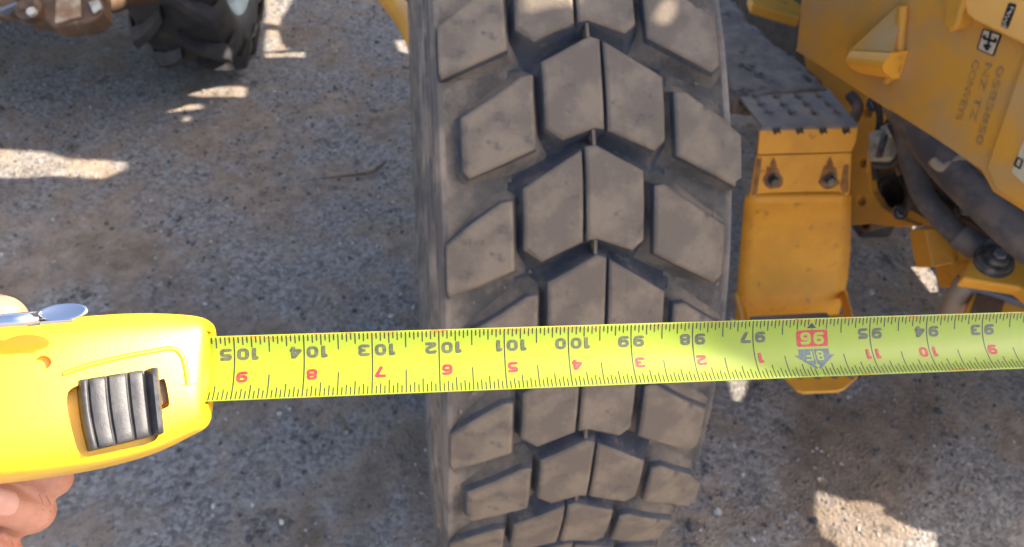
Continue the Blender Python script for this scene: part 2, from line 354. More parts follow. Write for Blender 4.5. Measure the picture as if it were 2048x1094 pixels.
door = slab('hatch_door', pans([(2050, 100), (1970, 336), (1989, 380), (2050, 418), (2330, 596), (2330, -130), (2080, -60), (2066, 50)], .009), .0085, nB, M['panel'], body, bev=.004)
topp = slab('cover_plate', pans([(1926, -60), (1928, 14), (1933, 30), (1945, 40), (2048, 90), (2300, 205), (2300, -160)], .024), .008, nB, mat('cover_plate_paint', (.85, .44, .10), (.76, .40, .10), 8, .5, bump=.0003, bscale=150, c3=(.38, .25, .12), s3=14, lo3=.6, hi3=.8), body, bev=.004)
slab('door_post', pans([(1894, -20), (1933, -20), (1914, 52), (1898, 66), (1883, 48)], .030), .03, nB, M['yellow'], body, bev=.004)
# hook bracket: sloping gusset over a half-round boss
a_, b_, c_, d_ = pan(1700, 100, .075), pan(1793, 104, .075), pan(1807, 10, .012), pan(1712, 98, .003)
zu = V((0, 0, 1))
gv = [pan(1702, 99, .032), pan(1786, 104, .032), pan(1806, 14, .004), pan(1795, 12, .004), pan(1700, 99, .0), pan(1795, 104, .0)]
mesh('gusset', gv, [(0, 1, 2, 3), (0, 3, 4), (1, 5, 2), (0, 4, 5, 1), (3, 2, 5, 4)], M['panel'], body)
rr = [pan(1702, 101, .036), pan(1784, 106, .036), pan(1704, 150, .034), pan(1768, 162, .034)]
vs = []; fs = []
for i in range(9):
    t = i/8; q = math.sin(t*math.pi*.55)
    for (l0, l1) in ((rr[0], rr[2]), (rr[1], rr[3])):
        p = l0.lerp(l1, t); vs.append(p+nB*(.016*math.sin(math.pi*t)-.02*t*t))
        vs.append(p-nB*(.035-.002*t))
for i in range(8):
    k = i*4; fs += [(k, k+4, k+6, k+2), (k+1, k+3, k+7, k+5), (k, k+1, k+5, k+4), (k+2, k+6, k+7, k+3)]
fs += [(0, 2, 3, 1), (32, 33, 35, 34)]
mesh('boss', vs, fs, M['orange'], body, False)
tube('weld_bead', pans([(1806, 12), (1801, 60), (1797, 110), (1790, 140), (1772, 160)], .008), .008, M['yellow'], body)
# decals and lettering (flat print on the panel)
def rrect(pts, k=.12):
    out = []
    for i in range(4):
        p0, p, p2 = pts[i-1], pts[i], pts[(i+1) % 4]
        out += [p.lerp(p0, k), p.lerp(p0, k*.3).lerp(p2, k*.3), p.lerp(p2, k)]
    return out
def strip(name, pts, w, n, mt, parent):
    """flat printed stroke along world points"""
    vs = []; fs = []
    for i, p in enumerate(pts):
        t = (pts[min(i+1, len(pts)-1)]-pts[max(i-1, 0)]).normalized(); s = n.cross(t).normalized()*w/2; vs += [p+s, p-s]
        if i: fs.append((2*i-2, 2*i-1, 2*i+1, 2*i))
    return mesh(name, vs, fs, mt, parent)
slab('decal', rrect(pans([(2017, 5), (2033, 9), (2015, 58), (2001, 52)], .0255)), .001, nB, M['ink'], topp)
for l in ([(2012, 48), (2006, 44), (2014, 40), (2010, 34), (2019, 33), (2014, 26), (2022, 26)], [(2021, 14), (2028, 17)], [(2024, 20), (2015, 28)], [(2004, 50), (2013, 54)]):
    strip('decal_lettering', pans(l, .0268), .0018, nB, M['decalw'], topp)
dec = slab('decal', rrect(pans([(1966, 57), (2003, 70), (1987, 113), (1953, 98)], .002), .05), .001, nB, M['ink'], body)
slab('decal_field', pans([(1968, 60), (1998, 71), (1984, 110), (1956, 97)], .0033), .001, nB, M['decalw'], body)
for l in ([(1982, 62), (1978, 80), (1974, 100)], [(1966, 76), (1978, 80), (1992, 84)], [(1968, 90), (1974, 100), (1982, 93), (1968, 90)], [(1970, 70), (1966, 76)], [(1992, 84), (1990, 76)]):
    strip('decal_symbol', pans(l, .0048), .0035, nB, M['ink'], body)
def word(txt, p0, p1, size, off, mt, parent, name='stencil_lettering'):
    cu = bpy.data.curves.new('t', 'FONT'); cu.body = txt; cu.size = 1; cu.offset = .012
    ob = bpy.data.objects.new('t', cu); COL.objects.link(ob); dg = bpy.context.evaluated_depsgraph_get(); me = bpy.data.meshes.new_from_object(ob.evaluated_get(dg)); bpy.data.objects.remove(ob)
    a = pan(*p0, off); b = pan(*p1, off); ex = (b-a).normalized(); ey = nB.cross(ex); wd = max(v.co.x for v in me.vertices); sx = (b-a).length/wd
    for v in me.vertices: v.co = a+ex*(v.co.x*sx)+ey*(v.co.y*size)
    return link(name, me, mt, parent)
word('CONVEYS', (1948, 118), (1911, 238), .015, .0015, M['stencil'], body)
word('NZ TZ', (1972, 122), (1938, 240), .015, .0015, M['stencil'], body)
word('0585850', (1996, 130), (1950, 288), .015, .0015, M['stencil'], body)
lab = slab('label', rrect(pans([(2060, 250), (2150, 300), (2110, 420), (2022, 345)], .011), .06), .0015, nB, M['label'], body)
strip('label_mark', pans([(2029, 330), (2035, 315), (2045, 321), (2039, 337), (2029, 330)], .0125), .0035, nB, M['ink'], body)
# ------------------------------------------------------------------ grader: underside behind the panel
def bck(l, off): return [onp(x, y, B0+nB*off, nB) for x, y in l]
def disc(px, py, r, off, n=14): return [onp(px+r*math.cos(6.2832*i/n), py+r*1.15*math.sin(6.2832*i/n), B0+nB*off, nB) for i in range(n)]
fl = slab('flange_plate', bck([(1604, 96), (1720, 160), (1790, 205), (1768, 225), (1748, 260), (1737, 300), (1735, 345), (1744, 385), (1764, 415), (1800, 438), (1838, 452), (1800, 455), (1740, 448), (1690, 452), (1660, 420), (1660, 200), (1640, 160), (1612, 138)], -.36), .022, nB, M['yellow'], g, holes=[disc(1734, 226, 10, -.36), disc(1724, 326, 8, -.36), disc(1722, 402, 9, -.36)], bev=.003)
bk = slab('frame_plate', bck([(1600, 60), (2340, 520), (2340, 700), (2060, 640), (1990, 560), (1930, 500), (1860, 452), (1740, 449), (1690, 430)], -.52), .02, nB, mat('dirty_frame_paint', (.50, .22, .025), (.26, .12, .025), 12, .6, bump=.001, bscale=80, c3=(.05, .035, .025), s3=7, lo3=.48, hi3=.66), g)  # dirty yellow-orange frame paint with dark brown patches
lathe('pivot_bore', [(-.03, .0), (-.03, .036), (.012, .036), (.016, .040), (.016, .050), (-.02, .052)], onp(1792, 386, B0-nB*.46, nB), nB, M['black'], g, 24)
for x, y, r in ((1695, 180, .03), (1760, 440, .022)): lathe('pipe_stub', [(-.05, r), (.05, r), (.05, r*.6), (.0, r*.6), (0, 0)], onp(x, y, B0-nB*.46, nB), nB, M['rusty'], g, 20)
rgt = rt; 
# hoses
h1 = tube('hydraulic_hose', [P(1770, 170, 1.46), P(1806, 240, 1.46), P(1822, 320, 1.45), P(1850, 395, 1.42), P(1900, 455, 1.39), P(1930, 480, 1.37)], .0205, M['hose'], g)
tube('hose_ferrule', [P(1916, 468, 1.375), P(1945, 488, 1.365), P(1972, 503, 1.355)], [.0245, .026, .024], M['hose'], g)
tube('hose_nut', [P(1962, 498, 1.36), P(1985, 512, 1.35)], .030, M['bluegrey'], g, sides=6)
tube('hydraulic_hose', [P(1790, 200, 1.40), P(1840, 268, 1.38), P(1890, 330, 1.34), P(1950, 388, 1.28), P(2048, 478, 1.22), P(2200, 600, 1.16)], [.028, .029, .030, .0315, .032, .032], M['hose'], g)
tube('hydraulic_hose', [P(1810, 190, 1.50), P(1850, 280, 1.50), P(1900, 380, 1.50), P(1990, 470, 1.47), P(2080, 540, 1.44)], .013, M['black'], g)
tube('hose_clamp', [P(1866, 322, 1.33), P(1884, 336, 1.315), P(1902, 330, 1.31), P(1925, 318, 1.31), P(1950, 326, 1.315)], .0085, mat('clamp_cream', (.42, .34, .24), (.3, .23, .15), 30, .6), g)
tube('cable_tie', [P(1889, 372, 1.345), P(1891, 352, 1.315), P(1897, 338, 1.305)], .004, M['label'], g)
box('wire_connector', P(1768, 292, 1.60), (rt, up, fw), (.026, .032, .02), M['white'], g, .006)
box('wire_connector', P(1786, 262, 1.58), (rt, up, fw), (.020, .014, .02), M['white'], g, .005)
tube('connector_pin', [P(1757, 315, 1.57), P(1770, 270, 1.57)], .007, M['bolt'], g)
tube('wiring', [P(1780, 250, 1.5), P(1800, 300, 1.47), P(1780, 330, 1.5), P(1745, 330, 1.52)], .006, M['black'], g)
for l, r_, mt in (([(1750, 190, 1.58), (1760, 240, 1.6), (1748, 300, 1.62), (1752, 360, 1.63)], .007, 'black'), ([(1795, 215, 1.56), (1800, 260, 1.57), (1786, 310, 1.6), (1800, 350, 1.6)], .005, 'rusty'), ([(1840, 300, 1.5), (1862, 352, 1.5), (1900, 400, 1.49), (1960, 430, 1.47)], .008, 'black'), ([(1700, 190, 1.62), (1716, 215, 1.6), (1700, 250, 1.6)], .012, 'rusty'), ([(1880, 410, 1.48), (1930, 440, 1.46), (2010, 500, 1.44)], .006, 'rusty')):
    tube('pipe_line', [P(*q) for q in l], r_, M[mt], g)
for x, y, d in ((1748, 208, 1.6), (1860, 300, 1.42), (1846, 352, 1.5), (1905, 372, 1.46), (1925, 420, 1.46), (1800, 425, 1.6)): hexbolt('bolt', P(x, y, d), -fw, .011, M['bolt'], g)
box('bracket_block', P(1862, 300, 1.46), (rt, up, fw), (.030, .024, .02), M['orange'], g, .006)
box('valve_block', P(1885, 425, 1.52), ((rt-up*.6).normalized(), (up+rt*.6).normalized(), fw), (.05, .020, .03), M['black'], g, .004)
# clevis and brackets at lower right
nC = (-fw*.85+up*.5-rt*.1).normalized()
C0 = P(1985, 530, 1.32)
def cl(l, off=0.): return [onp(x, y, C0+nC*off, nC) for x, y in l]
clv = slab('clevis_plate', cl([(1960, 490), (1966, 487), (2034, 486), (2060, 505), (2160, 590), (2120, 640), (2040, 575), (1925, 557), (1932, 540)]), .03, nC, M['orange'], g, bev=.004)
bc = onp(1986, 524, C0, nC)
lathe('pin_boss', [(0, .034), (.004, .034), (.006, .030), (.014, .029), (.016, .026), (.016, .020), (.024, .019), (.026, .015), (.026, .0)], bc, nC, M['bolt'], clv, 28)
hexbolt('bolt', bc+nC*.024, nC, .011, M['bluegrey'], clv)
slab('bracket_shelf', cl([(1926, 561), (2045, 577), (2160, 650), (2160, 700), (2060, 610), (1930, 570)], -.034), .03, nC, M['bluegrey'], g, bev=.003)
slab('lower_bracket', cl([(1952, 580), (2060, 612), (2200, 720), (2000, 700), (1925, 640)], -.05), .025, nC, M['orange'], g, bev=.003)
slab('bracket_web', cl([(1955, 584), (2010, 600), (1998, 640), (1940, 630)], -.044), .004, nC, M['rusty'], g)
tube('grease_pipe', [P(1935, 560, 1.36), P(1912, 600, 1.38), P(1890, 660, 1.42)], .019, mat('dusty_tan_steel', (.30, .22, .15), (.22, .17, .13), 15, .7), g)
for x, y, hw_, hh in ((1868, 492, .028, .038), (1905, 508, .020, .022), (1912, 545, .022, .026)):
    box('bracket_block', P(x, y, 1.46), ((rt+up*.2).normalized(), (up-rt*.2).normalized(), fw), (hw_, hh, .03), M['yellow'], g, .003)
tube('frame_tube', [P(1850, 470, 1.5), P(1905, 478, 1.5), P(1985, 560, 1.48)], .016, M['yellow'], g)
# ------------------------------------------------------------------ grader: access step
ZS = .78; Z1 = V((0, 0, 1))
step = empty('access_step', G(1600, 230, ZS), g)
def gs(l, z=ZS): return [G(x, y, z) for x, y in l]
def hole(px, py, z, r=.0085): 
    c = G(px, py, z); return [c+V((r*math.cos(6.2832*i/8), r*math.sin(6.2832*i/8), 0)) for i in range(8)]
rows = [(194, (1509, 1552, 1595, 1638)), (210, (1521, 1566, 1612, 1656)), (227, (1537, 1582, 1629, 1674))]
hl = [hole(x, y, ZS) for y, xs in rows for x in xs]
M['stepgrey'] = mat('trodden_grey_step', (.22, .195, .175), (.30, .245, .19), 25, .8, bump=.0015, bscale=150, c3=(.36, .22, .07), s3=45, lo3=.6, hi3=.72)
tp = slab('tread_plate', gs([(1474, 186), (1655, 174), (1712, 243), (1524, 251)]), .006, Z1, M['stepgrey'], step, holes=hl, bev=.0015)
for h in hl:                                     # raised serrated rim round every hole
    c = sum(h, V())/8; vs = []; fs = []
    for i in range(16):
        q = 6.2832*i/16; d = V((math.cos(q), math.sin(q), 0)); vs += [c+d*.0145, c+d*.0105+Z1*(.0045 if i % 4 < 2 else .0015), c+d*.0082-Z1*.002]
        j = (i+1) % 16; fs += [(3*i, 3*j, 3*j+1, 3*i+1), (3*i+1, 3*j+1, 3*j+2, 3*i+2)]
    mesh('grip_rim', vs, fs, M['stepgrey'], step)
pf = gs([(1524, 251), (1712, 243)]); yF = (pf[0].y+pf[1].y)/2; nS = V((0, -1, 0)); Q0 = V((0, yF-.010, 0))
def fr(l, off=0.): return [onp(x, y, Q0+nS*off, nS) for x, y in l]
lipt = fr([(1520, 262), (1716, 256)])
# rolled nose between tread and lip, with four square-cut holes as dark slots
vs = []; fs = []
for i in range(7):
    t = i/6*math.pi/2
    for e0, e1 in ((pf[0], lipt[0]), (pf[1], lipt[1])):
        vs.append(V((e0.x+(e1.x-e0.x)*t/1.5708, e0.y+(e1.y-e0.y)*math.sin(t), e1.z+(e0.z-e1.z)*math.cos(t))))
    if i: fs.append((2*i-2, 2*i-1, 2*i+1, 2*i))
mesh('step_nose', vs, fs, M['stepgrey'], step, True)
slab('step_lip', fr([(1520, 262), (1716, 256), (1712, 282), (1703, 304), (1515, 309)]), .006, nS, M['orange'], step, bev=.001,
     holes=[fr([(x-7, 268), (x+8, 267), (x+7, 253+4), (x-6, 259)]) for x in ()])
for x in (1553, 1599, 1646, 1692):
    mesh('nose_hole', fr([(x-8, 263), (x-6, 256), (x, 259), (x+7, 254), (x+8, 262), (x+9, 268), (x+3, 265), (x-3, 270)], .0035), [(0, 1, 2, 3, 4, 5, 6, 7)], M['black'], step)
slab('bolted_bracket', fr([(1513, 312), (1703, 306), (1700, 386), (1690, 396), (1508, 402), (1500, 394)], -.006), .006, nS, M['orange'], step, bev=.0015)
for x, y in ((1545, 358), (1658, 357)):
    hexbolt('bolt', fr([(x, y)], -.006)[0], nS, .011, M['bolt'], step, .016)
M['rustst'] = mat('rust_stain', (.20, .09, .035), (.34, .16, .04), 60, .8)
rq = random.Random(5)
def stain(l, off): mesh('rust_stain', fr(l, off), [tuple(range(len(l)))], M['rustst'], step)
for x, y in ((1545, 358), (1658, 357)):
    stain([(x+24*math.cos(a)*rq.uniform(.6, 1.05), y+(30 if math.sin(a) < 0 else 21)*math.sin(a)*rq.uniform(.75, 1.1)) for a in [k*6.2832/14 for k in range(14)]], -.0048)
    stain([(x-6, y-16), (x-3, y-34), (x+3, y-44), (x+8, y-30), (x+10, y-16)], -.0045)
stain([(1688, 330), (1698, 330), (1697, 384), (1686, 388), (1680, 372)], -.0047); stain([(1514, 316), (1524, 316), (1514, 388), (1503, 392)], -.0047)
rows = [(388, 1492, 1704, .006), (400, 1490, 1704, .014), (412, 1488, 1703, .004), (460, 1484, 1702, .0), (510, 1480, 1701, .004), (560, 1476, 1696, .014), (600, 1473, 1688, .030), (640, 1470, 1676, .055)]
vs = []; fs = []
for i, (y, x0, x1, of) in enumerate(rows):
    for k in range(9):
        t = k/8; e = .010*(abs(2*t-1)**6)
        vs.append(fr([(x0+(x1-x0)*t, y-5*t)], of-.010-e)[0])
    if i: o = (i-1)*9; fs += [(o+k, o+k+1, o+10+k, o+9+k) for k in range(8)]
rs = mesh('riser_plate', vs, fs, M['orange'], step, True); sm = rs.modifiers.new('solid', 'SOLIDIFY'); sm.thickness = .008; sm.offset = -1 if (vs[1]-vs[0]).cross(vs[9]-vs[0]).dot(nS) > 0 else 1
# side cheeks of the step
sx0, sx1 = fr([(1478, 300)], -.02)[0].x, fr([(1702, 300)], -.02)[0].x
# lower step
ZL = .30
lows = gs([(1468, 640), (1690, 628), (1722, 742), (1716, 752), (1690, 776), (1676, 781), (1608, 784), (1596, 780), (1574, 758), (1560, 744)], ZL)
ho2 = [hole(x, y, ZL, .009) for y, xs in ((752, (1599, 1634, 1669, 1702)), (722, (1575, 1612, 1650, 1686)), (690, (1545, 1585, 1625, 1665))) for x in xs]
slab('lower_tread', lows, .008, Z1, M['orange'], step, holes=ho2, bev=.0015)
slab('lower_tread_cover', gs([(1500, 632), (1655, 624), (1668, 648), (1512, 656)], ZL+.03), .03, Z1, M['bluegrey'], step, bev=.003)
for (x0, y0, x1, y1) in ((1476, 590, 1490, 655), (1686, 585, 1702, 650)):
    tube('step_strut', [fr([(x0, y0)], 0.)[0], G(x1, y1, ZL)], .010, M['orange'], step)
# muddy running board that carries the step
def bump_slab(name, pts_px, z, mt, parent, amp=.012):
    pts = gs(pts_px, z); xs = [p.x for p in pts]; ys = [p.y for p in pts]; bm = bmesh.new()
    f = bm.faces.new([bm.verts.new(p) for p in pts]); stp = .012
    for ax, lo, hi in ((0, min(xs), max(xs)), (1, min(ys), max(ys))):
        k = int((hi-lo)/stp)
        for j in range(1, k): 
            co = [0, 0, 0]; no = [0, 0, 0]; co[ax] = lo+(hi-lo)*j/k; no[ax] = 1
            bmesh.ops.bisect_plane(bm, geom=bm.verts[:]+bm.edges[:]+bm.faces[:], plane_co=co, plane_no=no)
    for v in bm.verts: v.co.z += amp*noise.noise(V((v.co.x*14, v.co.y*14, 2)))+amp*.5*noise.noise(V((v.co.x*45, v.co.y*45, 2)))
    e = bmesh.ops.extrude_edge_only(bm, edges=[e for e in bm.edges if e.is_boundary]); bmesh.ops.translate(bm, verts=[q for q in e['geom'] if isinstance(q, bmesh.types.BMVert)], vec=(0, 0, -.05))
    return frombm(name, bm, mt, parent, True)
bump_slab('running_board', [(1405, -60), (1462, -20), (1478, 22), (1500, 44), (1516, 58), (1552, 92), (1566, 98), (1600, 130), (1626, 146), (1640, 154), (1636, 160), (1655, 178), (1474, 190), (1440, 120)], ZS+.004, M['dirty'], g)
slab('cross_bar', gs([(1498, -12), (1560, -20), (1606, 12), (1600, 36), (1505, 8)], .70), .03, Z1, M['orange'], g, bev=.004)
# black slab stands in for the shaded void between running board and panel
box('dark_void_slab', V((1.36, 1.45, .55)), (V((1, 0, 0)), V((0, 1, 0)), V((0, 0, 1))), (.05, 1.1, .33), M['black'], g, .01)

box('added_shade_box', V((1.43, .27, 1.2)), (V((1, 0, 0)), V((0, 1, 0)), V((0, 0, 1))), (.45, 1.18, .14), M['black'], g, .01)  # unseen box, added to darken the ground at right
box('added_low_shade_box', V((1.50, .25, .86)), (V((1, 0, 0)), V((0, 1, 0)), V((0, 0, 1))), (.13, 1.1, .14), M['black'], g, .01)  # second unseen box, added lower to deepen that ground shade
# yellow drawbar seen beyond the tyre
tube('drawbar', [P(735, -60, 2.3), P(790, 10, 2.05), P(824, 60, 1.95), P(870, 160, 1.8)], .030, M['yellow'], g)
# ------------------------------------------------------------------ added shade sheets out of view; holes shaped to throw the sun patches
def sunhole(l, X):
    out = []
    for p in l:
        t = (X-p.x)/SUN.x; out.append(V((X, p.y+SUN.y*t, p.z+SUN.z*t)))
    return out
X1, X2 = 1.30, 2.20
gp = lambda l: [G(x, y) for x, y in l]
p1 = [gp([(-80, 295), (100, 296), (125, 306), (150, 313), (262, 317), (258, 330), (215, 350), (-80, 352)]),
      gp([(182, 68), (252, 66), (254, 74), (200, 78), (182, 75)]),
      gp([(220, 22), (236, 2), (252, 22), (252, 32), (220, 31)]),
      gp([(374, 176), (420, 172), (452, 170), (500, 168), (498, 180), (492, 190), (400, 191), (378, 186)]),
      gp([(338, 206), (408, 206), (410, 213), (342, 216)]),
      gp([(372, 228), (386, 226), (388, 234), (374, 235)]),
      gp([(534, -10), (596, -14), (570, 28), (562, 46), (534, 40)]),
      gp([(536, 56), (560, 56), (570, 80), (586, 92), (536, 96)]),
      gp([(536, 99), (614, 100), (614, 110), (536, 108)]),
      gp([(796, 72), (822, 74), (830, 98), (805, 92)])]
def tyre_hit(px, py):
    r = ray(px, py).normalized(); oy, oz = CAM.y, CAM.z-R; a = r.y**2+r.z**2; b = 2*(oy*r.y+oz*r.z); c = oy*oy+oz*oz-R*R
    return CAM+r*((-b-math.sqrt(max(b*b-4*a*c, 0)))/(2*a))
p1 += [[tyre_hit(x, y) for x, y in [(1318, 8), (1335, -12), (1362, -6), (1366, 14), (1350, 38), (1325, 42), (1308, 30)]],
       [tyre_hit(x, y) for x, y in [(1050, -14), (1160, -14), (1158, 8), (1110, 10), (1062, 20), (1046, 12)]]]
p2 = [gp([(1650, 972), (1668, 980), (1706, 998), (1746, 1000), (1772, 1012), (1770, 1024), (1830, 1054), (1876, 1064), (1890, 1130), (1700, 1130), (1690, 1078), (1660, 1066), (1646, 1030)]),
      gp([(1466, 742), (1508, 742), (1505, 775), (1498, 795), (1478, 792)]),
      gp([(1832, 528), (1868, 526), (1888, 552), (1890, 576), (1872, 578), (1850, 552)]),
      gp([(1826, 432), (1848, 426), (1852, 436), (1834, 456)]),
      gp([(1650, 950), (1657, 948), (1660, 956), (1653, 958)])]
yz = lambda X, l: [V((X, y, z)) for y, z in l]
slab('added_far_shade_sheet', yz(X2, [(-.56, .06), (-.56, 1.75), (2.6, 1.75), (2.6, .06)]), .004, V((-1, 0, 0)), M['shadesheet'], g, holes=[sunhole(l, X2) for l in p2])
# ------------------------------------------------------------------ neighbouring tractor (wheel, axle)
T0 = G(425, 152); vh = V((T0.x-CAM.x, T0.y-CAM.y, 0)).normalized(); rp = V((vh.y, -vh.x, 0))
ab = math.radians(17); aT = (rp*math.cos(ab)-vh*math.sin(ab)).normalized()
RT, WT = .56, .150
TC = V((T0.x, T0.y, RT))+vh*.18+rp*.05
trc = empty('tractor', (TC.x, TC.y, 0)); tag(trc, 'black lugged tractor wheel with pale rim beside a rusty brown axle', 'tractor')
tp_ = [(-WT+.03, .30), (-WT-.005, .34), (-WT-.015, .40), (-WT-.005, .46), (-WT+.02, .505), (-.06, .520), (.06, .520), (WT-.02, .505), (WT+.005, .46), (WT+.015, .40), (WT+.005, .36), (WT-.02, .335)]
rotT = Matrix((aT, Z1.cross(aT), Z1)).transposed()       # local x = axle
t2 = lathe('tyre', tp_, V(), V((1, 0, 0)), M['tyre2'], None, 64, caps=False)
mw = rotT.to_4x4()
t2.data.transform(mw); t2.parent = trc; t2.location = (0, 0, RT)
def lug(sd):
    bm = bmesh.new(); pth = [(.012*sd, -.02, .040), (.05*sd, .03, .044), (.10*sd, .085, .050), (.150*sd, .135, .056), (.176*sd, .15, .058)]; rings = []
    for i, (x, s, w) in enumerate(pth):
        rb = .515 if i < 3 else (.50 if i == 3 else .43); rt_ = [.558, .562, .560, .552, .47][i]
        ring = []
        for ds, h in ((-w*.72, rb), (-w*.5, rt_-.006), (-w*.40, rt_), (w*.40, rt_), (w*.5, rt_-.006), (w*.72, rb)):
            th = (s+ds)/RT; ring.append(bm.verts.new((x, -h*math.sin(th), h*math.cos(th))))
        rings.append(ring)
        if i:
            for k in range(5): bm.faces.new((rings[i-1][k], rings[i-1][k+1], rings[i][k+1], rings[i][k]))
    bm.faces.new(rings[0]); bm.faces.new(rings[-1])
    bmesh.ops.recalc_face_normals(bm, faces=bm.faces); me = bpy.data.meshes.new('lug'); bm.to_mesh(me); bm.free(); me.materials.append(M['tyre2'])
    me.polygons.foreach_set('use_smooth', [True]*len(me.polygons)); return me
LM = [lug(1), lug(-1)]; NL = 15
for k in range(NL):
    for j in (0, 1):
        o = bpy.data.objects.new('lug', LM[j]); COL.objects.link(o); o.parent = t2
        o.rotation_euler = (rotT @ Matrix.Rotation((k+.5*j)*2*math.pi/NL, 3, 'X')).to_euler()
        m = o.modifiers.new('es', 'EDGE_SPLIT'); m.split_angle = math.radians(45)
rm = lathe('rim', [(-.10, .05), (-.10, .25), (-WT+.04, .31), (-.08, .29), (.08, .29), (WT-.04, .345), (WT-.004, .350), (WT-.012, .325), (WT-.035, .31), (WT-.06, .10), (WT-.02, .095), (WT-.02, .0)], V(), V((1, 0, 0)), M['rim2'], None, 48)
rm.data.transform(mw); rm.parent = trc; rm.location = (0, 0, RT)
for k in range(8):
    q = 2*math.pi*k/8; hexbolt('wheel_nut', V((TC.x, TC.y, RT))+rotT @ V((WT-.058, .17*math.cos(q), .17*math.sin(q))), aT, .014, M['bolt'], trc)
# axle and bracket at the frame's corner
zA = lambda x, y, d: P(x, y, d)
tube('axle', [zA(-220, -10, 2.05), zA(20, 2, 2.12), zA(150, 6, 2.2), zA(300, -30, 2.42)], [.055, .055, .05, .05], M['rusty'], trc)
nA = (-fw+up*.3).normalized(); A0 = zA(120, 20, 2.05)
pa = lambda l, o=0.: [onp(x, y, A0+nA*o, nA) for x, y in l]
slab('axle_bracket', pa([(40, -60), (200, -60), (206, 25), (180, 44), (108, 52), (90, 40), (48, 38), (36, 20)]), .06, nA, M['rusty'], trc, bev=.008)
slab('bracket_plate', pa([(112, -40), (160, -40), (160, 32), (108, 46)], .012), .01, nA, mat('pale_rusty_plate', (.40, .30, .2), (.22, .12, .06), 14, .7), trc, bev=.004)
lathe('axle_pin', [(0, .036), (.022, .036), (.026, .03), (.026, .016), (.04, .016), (.04, 0)], pa([(66, 26)])[0], nA, M['rusty'], trc, 20)
lathe('pin_cap', [(0, .013), (.01, .013), (.012, 0)], pa([(66, 26)], .04)[0], nA, M['white'], trc, 16)
slab('reflector', pa([(176, 4), (196, -4), (204, 14), (186, 26)], .012), .008, nA, M['white'], trc, bev=.003)
slab('drawbar_plate', pa([(-120, -50), (30, -50), (34, 8), (0, 22), (-120, 18)], -.02), .03, nA, M['bluegrey'], trc, bev=.005)
box('tractor_shade_box', V((TC.x, TC.y, 0))*0+V((-1.48, 1.98, .98)), (V((1, 0, 0)), V((0, 1, 0)), Z1), (1.0, .62, .38), M['rusty'], trc, .03)  # unseen box, added overhead to darken the ground round the wheel
box('tractor_low_shade_box', V((-1.78, 2.40, .62)), (V((1, 0, 0)), V((0, 1, 0)), Z1), (.75, .45, .32), M['rusty'], trc, .05)  # lower unseen box, added for more shade left of the wheel
# ------------------------------------------------------------------ twig on the ground
tw = tube('twig', [G(600, 364, .004), G(640, 357, .006), G(690, 352, .010), G(742, 343, .012), G(774, 322, .012)], [.0015, .002, .004, .007, .003], M['rusty'])
tag(tw, 'thin dark twig lying on the gravel beside the tread tyre', 'twig')
# ------------------------------------------------------------------ tape measure
cf = lambda x, y, z: rt*x-up*y+fw*z                       # camera-style axes to world directions
TA = CAM+cf(-0.10362889, 0.03573763, 0.27622986); ta = cf(0.99283258, -0.02166802, 0.11753286).normalized()
n0 = (CAM-(TA+ta*.14)); n0 = (n0-ta*n0.dot(ta)).normalized(); w0 = ta.cross(-n0)
if w0.dot(up) > 0: w0 = -w0
PHI = math.radians(9); twv = w0*math.cos(PHI)+n0*math.sin(PHI); tn = -w0*math.sin(PHI)+n0*math.cos(PHI)
BR, BH = .0210, math.radians(34.6)
def blade(s, v, off=0.):
    q = (2*v-1)*BH; sagg = -.0012*math.sin(max(0, min(1, (s+.01)/.5))*math.pi)
    return TA+ta*s+twv*((BR-off)*math.sin(q))+tn*(BR-(BR-off)*math.cos(q))
tape = empty('tape_measure', TA-ta*.06-tn*.012); tag(tape, 'yellow tape measure with its printed blade pulled out across the tyre', 'tape measure')
def tmat(name, base, rough, extra=None):
    return mat(name, base, extra[0] if extra else None, extra[1] if extra else 20, rough, c3=extra[2] if extra else None, s3=extra[3] if extra else 3, lo3=extra[4] if extra else .5, hi3=extra[5] if extra else .6, coat=.3)
M['blade'] = mat('blade_yellow', (.215, .272, .010), (.205, .262, .012), 60, .40, c3=(.40, .20, .01), s3=70, lo3=.66, hi3=.80, coat=.0, spec=.50, bump=.00002, bscale=400)
M['inkb'] = mat('printed_black', (.012, .014, .012), (.03, .032, .02), 900, .4)
M['inkn'] = mat('printed_grey_black', (.055, .058, .03), (.085, .085, .04), 700, .4)
M['inkr'] = mat('printed_red', (.34, .010, .016), (.36, .035, .018), 900, .5)
M['rustedge'] = mat('rust_smear', (.38, .15, .008), (.36, .27, .015), 500, .5)
NS, NV = 120, 18; s0, s1 = -.05, .62
bl = mesh('blade', [blade(s0+(s1-s0)*i/NS, j/NV) for i in range(NS+1) for j in range(NV+1)], [(i*(NV+1)+j, i*(NV+1)+j+1, (i+1)*(NV+1)+j+1, (i+1)*(NV+1)+j) for i in range(NS) for j in range(NV)], M['blade'], tape, True)
q = bl.modifiers.new('solid', 'SOLIDIFY'); q.thickness = .00025; q.offset = 1
fn = bl.data.polygons[0].normal
q.offset = -1 if fn.dot(tn) > 0 else 1
CAMW = 25.36e-3                                           # arc width of the blade
def bpatch(polys, name, mt, off, parent=bl):
    """flat print: list of (verts (s, w) in metres from blade top edge, faces) wrapped on the blade"""
    vs = []; fs = []
    for P_, F_, o in polys:
        b = len(vs); vs += [blade(s, w/CAMW, off+o) for s, w in P_]; fs += [tuple(b+i for i in f) for f in F_]
    return mesh(name, vs, fs, mt, parent)
